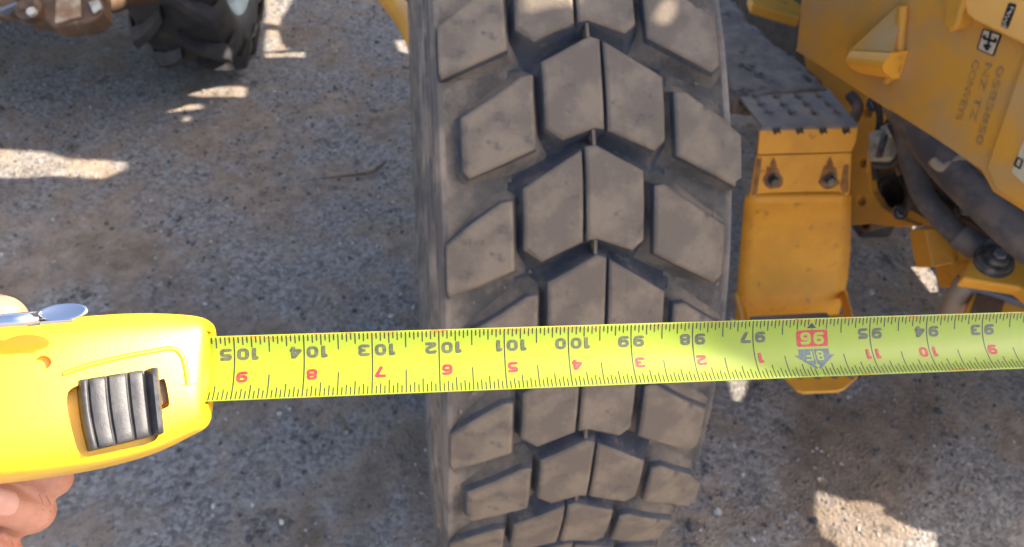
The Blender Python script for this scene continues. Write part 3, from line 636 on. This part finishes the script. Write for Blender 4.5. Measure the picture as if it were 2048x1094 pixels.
def tickpoly(s, wa, wb, t):
    n = max(1, int(abs(wb-wa)/.0015)); vv = []
    for i in range(n+1):
        w = wa+(wb-wa)*i/n; vv += [(s-t/2, w), (s+t/2, w)]
    return (vv, [(2*i, 2*i+1, 2*i+3, 2*i+2) for i in range(n)], 0)
top = []; bot = []; full = []
for k in range(-8, 16*20):
    s = k/16*.0254
    if s > .60: break
    inch = k/16
    if k % 16 == 0:
        if 105-inch != 96: full.append(tickpoly(s, .0004, CAMW-.0004, .00048))
        continue
    lt = {8: .0066, 4: .0047, 12: .0047}.get(k % 16, .0037 if k % 2 == 0 else .0029)
    lb = {8: .0102, 4: .0064, 12: .0064}.get(k % 16, .0050 if k % 2 == 0 else .0040)
    top.append(tickpoly(s, .0004, lt, .00044)); bot.append(tickpoly(s, CAMW-lb, CAMW-.0004, .00044))

for q_ in full: bpatch([q_], 'inch_line', M['inkb'], .00004)
bpatch(top, 'tick_marks', M['inkb'], .00004); bpatch(bot, 'tick_marks', M['inkb'], .00004)
# --- squared digits drawn as strokes
def arcpath(pts, closed, rad):
    out = []; n = len(pts)
    for i in range(n):
        p = V(pts[i])
        if not closed and i in (0, n-1): out.append(p); continue
        a = V(pts[i-1])-p; b = V(pts[(i+1) % n])-p; r = min(rad, a.length*.5, b.length*.5); pa_, pb = p+a.normalized()*r, p+b.normalized()*r
        for k in range(5):
            t = k/4; out.append(pa_*(1-t)**2+p*2*t*(1-t)+pb*t*t)
    return out
def stroke(pts, closed, tw_, th_, rad, o):
    """ribbon of width tw_ (upright parts) / th_ (level parts)"""
    c = arcpath(pts, closed, rad); n = len(c); vv = []; ff = []
    for i in range(n):
        a = c[i-1] if (closed or i) else c[i]; b = c[(i+1) % n] if (closed or i < n-1) else c[i]; t = (b-a).normalized(); nn = V((-t.y*tw_/2, t.x*th_/2)); vv += [c[i]+nn, c[i]-nn]
    for i in range(n if closed else n-1): j = (i+1) % n; ff.append((2*i, 2*i+1, 2*j+1, 2*j))
    return ([tuple(v) for v in vv], ff, o)
def glyph(ch, Wd, H, tw_, th_):
    a, b, c, d = tw_/2, Wd-tw_/2, th_/2, H-th_/2; m = H/2; r = Wd*.30; S_ = lambda p, cl=False, o=0., rr=r: stroke(p, cl, tw_, th_, rr, o)
    if ch == '0': return [S_([(a, c), (b, c), (b, d), (a, d)], True)]
    if ch == '1': return [S_([(Wd*.55, 0), (Wd*.55, H)]), S_([(Wd*.22, H*.80), (Wd*.55, H-th_*.4)], o=1e-5)]
    if ch == '2': return [S_([(a, H*.70), (a, d), (b, d), (b, H*.52), (a+tw_*.1, c+th_*.6), (a, c), (Wd, c)], rr=r*.8)]
    if ch == '3': return [S_([(a, H*.74), (a, d), (b, d), (b, m), (Wd*.38, m)]), S_([(Wd*.38, m), (b, m), (b, c), (a, c), (a, H*.26)], o=1e-5)]
    if ch == '4': return [S_([(Wd*.70, 0), (Wd*.70, H)]), S_([(Wd*.62, H-th_*.4), (a*.7, H*.34), (Wd, H*.30)], o=1e-5, rr=r*.25)]
    if ch == '5': return [S_([(Wd*.96, d), (a, d), (a, m+th_*.25), (b, m+th_*.25), (b, c), (a, c), (a, H*.22)], rr=r*.7)]
    if ch in '69':
        q = [S_([(a, c), (b, c), (b, m+th_*.2), (a, m+th_*.2)], True), S_([(a, c+H*.2), (a, d), (b, d), (b, H*.76)], o=1e-5)]
        return q if ch == '6' else [([(Wd-x, H-y) for x, y in p], f, o) for p, f, o in q]
    if ch == '7': return [S_([(0, d), (b, d), (b, H*.78), (Wd*.36, 0)], rr=r*.4)]
    if ch == '8': return [S_([(a, c), (b, c), (b, m), (a, m)], True), S_([(a+tw_*.1, m), (b-tw_*.1, m), (b-tw_*.1, d), (a+tw_*.1, d)], True, 1e-5)]
    if ch == 'F': return [S_([(a, 0), (a, d), (Wd, d)], rr=.0002), S_([(a, m), (Wd*.85, m)], o=1e-5)]
def gw(ch, Wd): return Wd*.62 if ch == '1' else Wd
def put(txt_left, txt_right, s, wc, Wd, H, mt, off=.00007, tw_=None, th_=None, gap=.0009, name='number'):
    """text turned upside down: its reading direction runs to -s, its top points to +w; split round the inch line at s"""
    tw_ = tw_ or Wd*.33; th_ = th_ or H*.27; pol = []
    x = -gap
    for ch in reversed(txt_left):
        wd = gw(ch, Wd); x -= wd; sh = Wd*.22 if ch == '1' else 0
        pol += [([(s-(px+x-sh), wc-H/2+py) for px, py in p], f, o) for p, f, o in glyph(ch, Wd, H, tw_, th_)]; x -= Wd*.13
    x = gap
    for ch in txt_right:
        sh = Wd*.22 if ch == '1' else 0
        pol += [([(s-(px+x-sh), wc-H/2+py) for px, py in p], f, o) for p, f, o in glyph(ch, Wd, H, tw_, th_)]; x += gw(ch, Wd)+Wd*.13
    return bpatch(pol, name, mt, off)
for k in range(105, 84, -1):
    s = (105-k)*.0254
    if k == 96: continue
    t = str(k); put(t[:-1], t[-1], s, .0072, .0044, .0045, M['inkn'])
    f = k-96 if k > 96 else 12-(96-k)
    if f >= 10: put(str(f)[0], str(f)[1], s, .0158, .0039, .0043, M['inkr'])
    else: put(str(f), '', s, .0158, .0041, .0043, M['inkr'])
# --- eight-foot mark
s96 = 9*.0254
def ppoly(l, o=0.): return ([(s96+x, w) for x, w in l], [tuple(range(len(l)))], o)
bpatch([ppoly([(-.0002, .0020), (.0019, .0042), (-.0023, .0042)])], 'foot_pointer', M['inkb'], .00005)
bpatch([tickpoly(s96, .0042, .0060, .00026)], 'inch_line', M['inkb'], .00004)
rr_ = [(-.0068, .0056), (-.0062, .0050), (.0062, .0050), (.0068, .0056), (.0068, .0112), (.0062, .0118), (-.0062, .0118), (-.0068, .0112)]
def wrapgrid(l, name, mt, off):
    bm = bmesh.new(); bm.faces.new([bm.verts.new((x, w, 0)) for x, w in l]); ws = [p[1] for p in l]
    w = min(ws)+.001
    while w < max(ws): bmesh.ops.bisect_plane(bm, geom=bm.verts[:]+bm.edges[:]+bm.faces[:], plane_co=(0, w, 0), plane_no=(0, 1, 0)); w += .001
    for v in bm.verts: v.co = blade(s96+v.co.x, v.co.y/CAMW, off)
    return frombm(name, bm, mt, bl)
wrapgrid(rr_, 'foot_panel', M['inkr'], .00005)
arr = [(-.0066, .0128), (.0066, .0128), (.0066, .0153), (.0086, .0153), (.0008, .0216), (.0, .0206), (-.0008, .0216), (-.0086, .0153), (-.0066, .0153)]
wrapgrid(arr, 'foot_arrow', mat('printed_blue_black', (.04, .07, .075), (.06, .1, .09), 600, .4), .00005)
bpatch([tickpoly(s96, .0120, .0206, .0003)], 'arrow_split', M['blade'], .00009)
put('9', '6', s96, .0084, .0045, .0050, M['blade'], .00010, .0014, .0012, .0006)
put('8', 'F', s96, .0157, .0032, .0042, M['blade'], .00010, .0009, .0008, .0008)
bpatch([([(s96, .0188), (s96+.0010, .0200), (s96, .0212), (s96-.0010, .0200)], [(0, 1, 2, 3)], 0)], 'arrow_notch', M['blade'], .0001)
# rusty smears along both edges and a few stains
sm_ = []
rnd = random.Random(3)
for i in range(110):
    s = rnd.uniform(-.005, .42); l = rnd.uniform(.002, .012); e = rnd.random() < .75; w = (rnd.uniform(.0002, .0016) if e else CAMW-rnd.uniform(.0004, .0012)); h = rnd.uniform(.00012, .0005)
    sm_.append(([(s, w), (s+l*.3, w-h), (s+l*.7, w-h*.6), (s+l, w+h*.2), (s+l*.6, w+h), (s+l*.2, w+h*.7)], [(0, 1, 2, 3, 4, 5)], i*2e-7))
for i in range(14):
    s = rnd.uniform(0, .4); w = rnd.uniform(.004, .021); l = rnd.uniform(.0004, .0016); h = l*rnd.uniform(.2, .5)
    sm_.append(([(s+l*math.cos(a)*rnd.uniform(.5, 1.2), w+h*math.sin(a)*rnd.uniform(.5, 1.2)) for a in [k*.785 for k in range(8)]], [tuple(range(8))], 2e-5+i*2e-7))
tag(bpatch(sm_, 'rust_smears', M['rustedge'], .00002), None, None, None, 'stuff')
# --- case
M['case'] = mat('case_yellow_plastic', (.70, .41, .008), (.66, .385, .008), 30, .36, bump=.00008, bscale=600, coat=.1, c3=(.58, .31, .008), s3=55, lo3=.56, hi3=.78)
M['button'] = mat('worn_black_plastic', (.025, .025, .027), (.045, .043, .042), 180, .5, bump=.00012, bscale=900, c3=(.12, .105, .09), s3=160, lo3=.60, hi3=.75)
M['chrome'] = mat('polished_steel', (.62, .63, .65), None, 10, .12, metal=1.)
def loc(L, w, h): return TA+ta*(-.0085-L)+twv*w+tn*h
ST = [(-.0005, -.0152, .0165, -.0050, .0045), (.0004, -.0180, .0200, -.0075, .0075), (.0025, -.0194, .0220, -.0092, .0098), (.007, -.0202, .0240, -.0100, .0122), (.015, -.0204, .0285, -.0104, .0165), (.025, -.0200, .0318, -.0106, .0215), (.036, -.0186, .0343, -.0107, .0270),
      (.048, -.0165, .0360, -.0108, .0325), (.060, -.0150, .0372, -.0108, .0372), (.075, -.0142, .0380, -.0108, .0415), (.090, -.0140, .0380, -.0106, .0440), (.100, -.0132, .037, -.0100, .0430), (.107, -.011, .0315, -.0080, .0390), (.112, -.010, .026, -.004, .033)]
NP = 56; vs = []; fs = []
for i, (L, wa, wb, ha, hb) in enumerate(ST):
    cw, ch = (wa+wb)/2, (ha+hb)/2; rw, rh = (wb-wa)/2, (hb-ha)/2
    for k in range(NP):
        t = 2*math.pi*k/NP; c, s = math.cos(t), math.sin(t); e = 2/3.6
        vs.append(loc(L, cw+rw*math.copysign(abs(c)**e, c), ch+rh*math.copysign(abs(s)**e, s)))
    if i: o = (i-1)*NP; fs += [(o+k, o+(k+1) % NP, o+NP+(k+1) % NP, o+NP+k) for k in range(NP)]
fs += [tuple(range(NP))[::-1], tuple(range(len(vs)-NP, len(vs)))]
case = mesh('case', vs, fs, M['case'], tape, True)
s2 = case.modifiers.new('sub', 'SUBSURF'); s2.levels = s2.render_levels = 2
# slope plane that carries the lock button
SA, SB = loc(.015, 0, .0165), loc(.060, 0, .0372); sd_ = (SB-SA).normalized(); nb = twv.cross(sd_).normalized()
if nb.dot(tn) < 0: nb = -nb
def slp(l, off=0.): return [onp(x, y, SA+nb*off, nb) for x, y in l]
def smoothloop(l, k=2):
    for _ in range(k):
        l = [p for i in range(len(l)) for p in (l[i].lerp(l[(i+1) % len(l)], .22), l[i].lerp(l[(i+1) % len(l)], .78))]
    return l
def cut(ob, cutters):
    for c in cutters:
        m = ob.modifiers.new('cut', 'BOOLEAN'); m.object = c; m.operation = 'DIFFERENCE'; m.solver = 'EXACT'
    dg = bpy.context.evaluated_depsgraph_get(); dg.update(); me = bpy.data.meshes.new_from_object(ob.evaluated_get(dg)); ob.modifiers.clear(); ob.data = me
    m = ob.modifiers.new('es', 'EDGE_SPLIT'); m.split_angle = math.radians(38); me.polygons.foreach_set('use_smooth', [True]*len(me.polygons))
REC = [(140, 758), (134, 790), (146, 850), (164, 908), (215, 900), (322, 876), (337, 860), (330, 762), (322, 738), (290, 726), (220, 738)]
SLOT = [(316, 752), (342, 738), (348, 745), (357, 795), (350, 802), (322, 812)]
cr = slab('cutter', smoothloop(slp(REC, .02)), .0265, nb, M['case']); cs_ = slab('cutter', smoothloop(slp(SLOT, .02), 1), .030, nb, M['case'])
hs_ = lathe('cutter', [(-.004, 0), (-.004, .0022), (.012, .0030), (.012, 0)], onp(86, 724, SA+nb*.0015, nb), nb, M['case'], None, 20)
mo = mesh('cutter', [loc(L, w, h) for L in (-.01, .012) for w, h in ((-.0138, .0062), (-.0138, .0022), (-.008, -.0012), (0, -.0022), (.008, -.0012), (.0130, .0022), (.0130, .0052), (0, .0012))], [(0, 1, 2, 3, 4, 5, 6, 7), (15, 14, 13, 12, 11, 10, 9, 8)]+[(i, i+8, (i+1) % 8+8, (i+1) % 8) for i in range(8)], M['case'])
for c in (cr, cs_, hs_, mo): bmesh_ok = bmesh.new(); bmesh_ok.from_mesh(c.data); bmesh.ops.recalc_face_normals(bmesh_ok, faces=bmesh_ok.faces); bmesh_ok.to_mesh(c.data); bmesh_ok.free()
bpy.context.view_layer.update()
cut(case, [cr, cs_, hs_, mo])
for c in (cr, cs_, hs_, mo): bpy.data.objects.remove(c)
M['slotf'] = mat('brown_rubber_pad', (.22, .12, .06), (.16, .09, .05), 300, .6)
slab('brake_pad', slp([(318, 754), (343, 741), (355, 796), (324, 808)], -.0035), .002, nb, M['slotf'], tape)
# lock button: ribbed slider
q00, q10, q11, q01 = slp([(154, 762), (316, 737), (328, 866), (176, 902)], .0)
UU = [0, .02, .05, .085, .105, .125, .145, .20, .28, .315, .335, .355, .375, .45, .53, .565, .585, .605, .625, .68, .74, .775, .80, .83, .86, .90, .95, .98, 1.]
HH = [-.004, .0014, .0030, .0034, .0032, .0020, .0032, .0036, .0036, .0034, .0021, .0021, .0034, .0038, .0038, .0036, .0022, .0022, .0036, .0040, .0041, .0039, .0012, .0010, .0040, .0058, .0060, .0048, -.002]
VV = [0, .0, .02, .06, .15, .3, .45, .6, .75, .88, .95, .98, 1., 1.]; nvv = len(VV); vs = []; fs = []
for i, (u, h) in enumerate(zip(UU, HH)):
    for j, v in enumerate(VV):
        bow = .030*(math.sin(math.pi*v)) * (1-u)
        p = q00.lerp(q10, u).lerp(q01.lerp(q11, u), v)-(q10-q00)*bow*.9
        e = 0 if j in (0, nvv-1) else (1-max(0, (.10-min(v, 1-v))/.10)**3*.25)
        vs.append(p+nb*((h*e if e else -.005)))
    if i: o = (i-1)*nvv; fs += [(o+k, o+k+1, o+nvv+k+1, o+nvv+k) for k in range(nvv-1)]
bt = mesh('lock_button', vs, fs, M['button'], tape, True); m = bt.modifiers.new('es', 'EDGE_SPLIT'); m.split_angle = math.radians(50)
# seam between the two case halves
def case_drop(px, py, off=.0):
    return onp(px, py, SA+nb*off, nb)
from mathutils.bvhtree import BVHTree
_bm = bmesh.new(); _bm.from_mesh(case.data); _t = BVHTree.FromBMesh(_bm); oc = wl(case)
def caseray(px, py):
    h = _t.ray_cast(CAM-oc, ray(px, py).normalized()); return (h[0]+oc, h[1]) if h[0] is not None else None
sp = [caseray(x, y) for x, y in [(-90, 864), (-40, 860), (0, 857), (40, 854), (80, 850), (110, 847), (128, 845)]]
sp = [a for a in sp if a]
vs = []
for p, n in sp: n = n if n.dot(CAM-p) > 0 else -n; vs += [p+n*.00012-twv*.00016, p+n*.00012+twv*.00016]
mesh('case_seam', vs, [(2*i, 2*i+1, 2*i+3, 2*i+2) for i in range(len(sp)-1)], mat('seam_dark_yellow', (.40, .22, .01), None, 20, .6), tape)  # seam drawn as a thin dark-yellow strip
def seam(l, w=.00022):
    q = [caseray(x, y) for x, y in l]; q = [a for a in q if a]; vv = []
    for p, n in q: n = n if n.dot(CAM-p) > 0 else -n; vv += [p+n*.00012-twv*w, p+n*.00012+twv*w]
    mesh('case_seam', vv, [(2*i, 2*i+1, 2*i+3, 2*i+2) for i in range(len(q)-1)], M['seam'], tape)
M['seam'] = mat('front_seam_dark', (.36, .19, .01), None, 20, .6)  # darker yellow for the front seam strip
seam([(360, 771), (375, 769), (390, 767), (404, 764)])
def ridge(l, r):
    pp = [caseray(x, y) for x, y in l]; pp = [a[0] for a in pp if a]
    tube('case_ridge', pp, r, M['case'], tape, 8, 4)
ridge([(126, 748), (180, 730), (250, 713), (310, 702), (342, 697), (360, 706), (370, 730), (376, 770)], .0009)
_bm.free()
# belt clip: rolled steel tongue with a scooped end
ca, cb = P(-140, 655, .222), P(82, 637, .231); vs = []; fs = []; NK = 24
axd = (cb-ca).normalized(); d1 = (up-axd*up.dot(axd)).normalized(); d2 = axd.cross(d1)
if d2.dot(CAM-cb) < 0: d2 = -d2
for i in range(5):                                        # rolled tube
    c = ca.lerp(cb, i/4)
    for k in range(NK+1): a = 2*math.pi*k/NK; vs.append(c+(d1*math.cos(a)*.85+d2*math.sin(a))*.0026)
    if i: o = (i-1)*(NK+1); fs += [(o+k, o+k+1, o+NK+2+k, o+NK+1+k) for k in range(NK)]
b0 = len(vs); NQ = 12
for i in range(NQ+1):                                     # scooped lower half running out
    q = i/NQ; c = cb.lerp(P(150, 634, .2345), q)
    for k in range(NK+1): a = math.pi*(.62+.95*(1-q)**.7*(k/NK)); vs.append(c+(d1*math.cos(a)*.85+d2*math.sin(a)*.9)*.0027*(1-.25*q))
    if i: o = b0+(i-1)*(NK+1); fs += [(o+k, o+k+1, o+NK+2+k, o+NK+1+k) for k in range(NK)]
b0 = len(vs); sc_ = P(126, 624, .2340); sx_ = (P(176, 620, .2355)-P(72, 630, .2315))/2; sy_ = (d1*.80-d2*.45).normalized()*.0030; vs.append(sc_-sx_.cross(sy_).normalized()*.0)
for i in range(1, 7):                                     # spoon-shaped tip
    for k in range(24):
        a = 2*math.pi*k/24; r = i/6; vs.append(sc_+sx_*(r*math.cos(a))+sy_*(r*math.sin(a))+d2*.0007*r*r)
fs += [(b0, b0+1+k, b0+1+(k+1) % 24) for k in range(24)]
for i in range(5): o = b0+1+i*24; fs += [(o+k, o+24+k, o+24+(k+1) % 24, o+(k+1) % 24) for k in range(24)]
cl_ = mesh('belt_clip', vs, fs, M['chrome'], tape, True); q = cl_.modifiers.new('solid', 'SOLIDIFY'); q.thickness = .0004; q.offset = 0
# ------------------------------------------------------------------ hand
M['skin'] = mat('skin', (.40, .175, .105), (.46, .215, .14), 90, .45, bump=.0004, bscale=700, c3=(.42, .145, .10), s3=45, lo3=.5, hi3=.7, sub=.25)
M['crease'] = mat('skin_crease', (.30, .11, .065), None, 20, .6)
M['nail'] = mat('finger_nail', (.50, .25, .19), (.55, .30, .24), 120, .28)
CH = {'index': ([(-270, 900, .335), (-70, 990, .325), (104, 957, .300), (20, 925, .291)], [.0095, .0095, .0083, .0075]),
      'middle': ([(-290, 980, .335), (-90, 1070, .325), (66, 1024, .297), (-26, 1002, .281)], [.0098, .0098, .0088, .0080]),
      'ring': ([(-310, 1070, .335), (-130, 1150, .322), (-2, 1110, .298), (-80, 1085, .283)], [.0095, .0095, .0086, .0078]),
      'little': ([(-330, 1150, .333), (-180, 1215, .320), (-70, 1180, .300), (-130, 1155, .287)], [.0085, .0085, .0074, .0068]),
      'thumb': ([(-420, 860, .31), (-290, 660, .275), (-130, 612, .262), (2, 640, .258)], [.0150, .0125, .0105, .0090]),
      'palm1': ([(-270, 900, .337), (-520, 850, .335), (-640, 900, .335)], [.012, .016, .018]), 'palm2': ([(-290, 980, .337), (-520, 930, .335), (-640, 940, .335)], [.012, .017, .02]),
      'palm3': ([(-310, 1070, .337), (-520, 1010, .335), (-640, 990, .335)], [.012, .017, .02]), 'palm4': ([(-330, 1150, .335), (-520, 1090, .335), (-640, 1030, .335)], [.011, .016, .019]),
      'heel': ([(-420, 860, .31), (-560, 900, .325), (-660, 950, .335)], [.016, .02, .021]), 'arm': ([(-640, 960, .335), (-820, 1080, .33), (-1200, 1300, .33), (-1700, 1550, .33)], [.026, .025, .031, .036])}
bm = bmesh.new()
def blob(c, r): bmesh.ops.create_icosphere(bm, subdivisions=2, radius=r, matrix=Matrix.Translation(c))
for nm, (pts, rad) in CH.items():
    pp = [P(*p) for p in pts]
    for i in range(len(pp)-1):
        n = max(4, int((pp[i+1]-pp[i]).length/.0022))
        for k in range(n+1):
            t = k/n; r = rad[i]*(1-t)+rad[i+1]*t
            if nm in ('index', 'middle', 'ring', 'little', 'thumb'): r *= 1-.07*math.sin(math.pi*t)
            blob(pp[i].lerp(pp[i+1], t), r)
hd = frombm('hand', bm, M['skin'], None, True); rmh = hd.modifiers.new('remesh', 'REMESH'); rmh.mode = 'VOXEL'; rmh.voxel_size = .0011; rmh.use_smooth_shade = True
sm2 = hd.modifiers.new('smooth', 'SMOOTH'); sm2.iterations = 6; sm2.factor = .6
dg = bpy.context.evaluated_depsgraph_get(); me = bpy.data.meshes.new_from_object(hd.evaluated_get(dg)); hd.modifiers.clear(); hd.data = me
me.polygons.foreach_set('use_smooth', [True]*len(me.polygons))
tag(hd, 'bare hand gripping the yellow tape measure from below', 'hand')
_bm = bmesh.new(); _bm.from_mesh(me); _t = BVHTree.FromBMesh(_bm); _bm.free()
def nail(cx, cy, hx, hy, rot=0., off=.0005):
    vs = []; fs = []; n = 10
    for i in range(n+1):
        for j in range(n+1):
            u, v = 2*i/n-1, 2*j/n-1; x, y = u*math.sqrt(max(0, 1-v*v*.5)), v*math.sqrt(max(0, 1-u*u*.5))
            X = cx+hx*x*math.cos(rot)-hy*y*math.sin(rot); Y = cy+hx*x*math.sin(rot)+hy*y*math.cos(rot)
            h = _t.ray_cast(CAM, ray(X, Y).normalized())
            if h[0] is None: return
            e = max(abs(u), abs(v)); vs.append(h[0]+(h[1] if h[1].dot(CAM-h[0]) > 0 else -h[1])*(off if e < .95 else -.0004))
    fs = [(i*(n+1)+j, i*(n+1)+j+1, (i+1)*(n+1)+j+1, (i+1)*(n+1)+j) for i in range(n) for j in range(n)]
    mesh('nail', vs, fs, M['nail'], hd, True)
for l in ([(92, 990), (100, 1006), (101, 1024), (96, 1040)], [(78, 988), (85, 1004), (86, 1022)], [(136, 962), (140, 972), (138, 986)], [(18, 1078), (24, 1084), (26, 1092)]):
    vv = []
    for x, y in l:
        for dx in (-1.1, 1.1):
            h = _t.ray_cast(CAM, ray(x+dx, y).normalized())
            if h[0] is not None: vv.append(h[0]+(h[1] if h[1].dot(CAM-h[0]) > 0 else -h[1])*.00008)
    if len(vv) == 2*len(l): mesh('skin_crease', vv, [(2*i, 2*i+1, 2*i+3, 2*i+2) for i in range(len(l)-1)], M['crease'], hd, True)
nail(2, 1004, 40, 30, .12); nail(-48, 1086, 36, 26, .15); nail(132, 975, 8, 18, .5)
# ------------------------------------------------------------------ added near shade sheet, its upper corner shaped to end the shadow on the tape
e1, e2 = sunhole([blade((105-98.3)*.0254, 0.), blade((105-96.7)*.0254, 1.)], X1); ed_ = (e1-e2)/(e1.z-e2.z)
k1, k2 = e1+ed_*.14, e2-ed_*.16
slab('added_shade_sheet', yz(X1, [(-.53, .80), (-.53, 1.15), (-.73, 1.30), (-.74, 1.90), (-1.25, 1.95), (k2.y-.03, k2.z-.01), (k2.y, k2.z), (k1.y, k1.z), (-.5, 2.6), (4.4, 3.75), (4.4, .80)]), .004, V((-1, 0, 0)), M['shadesheet'], g, holes=[sunhole(l, X1) for l in p1])
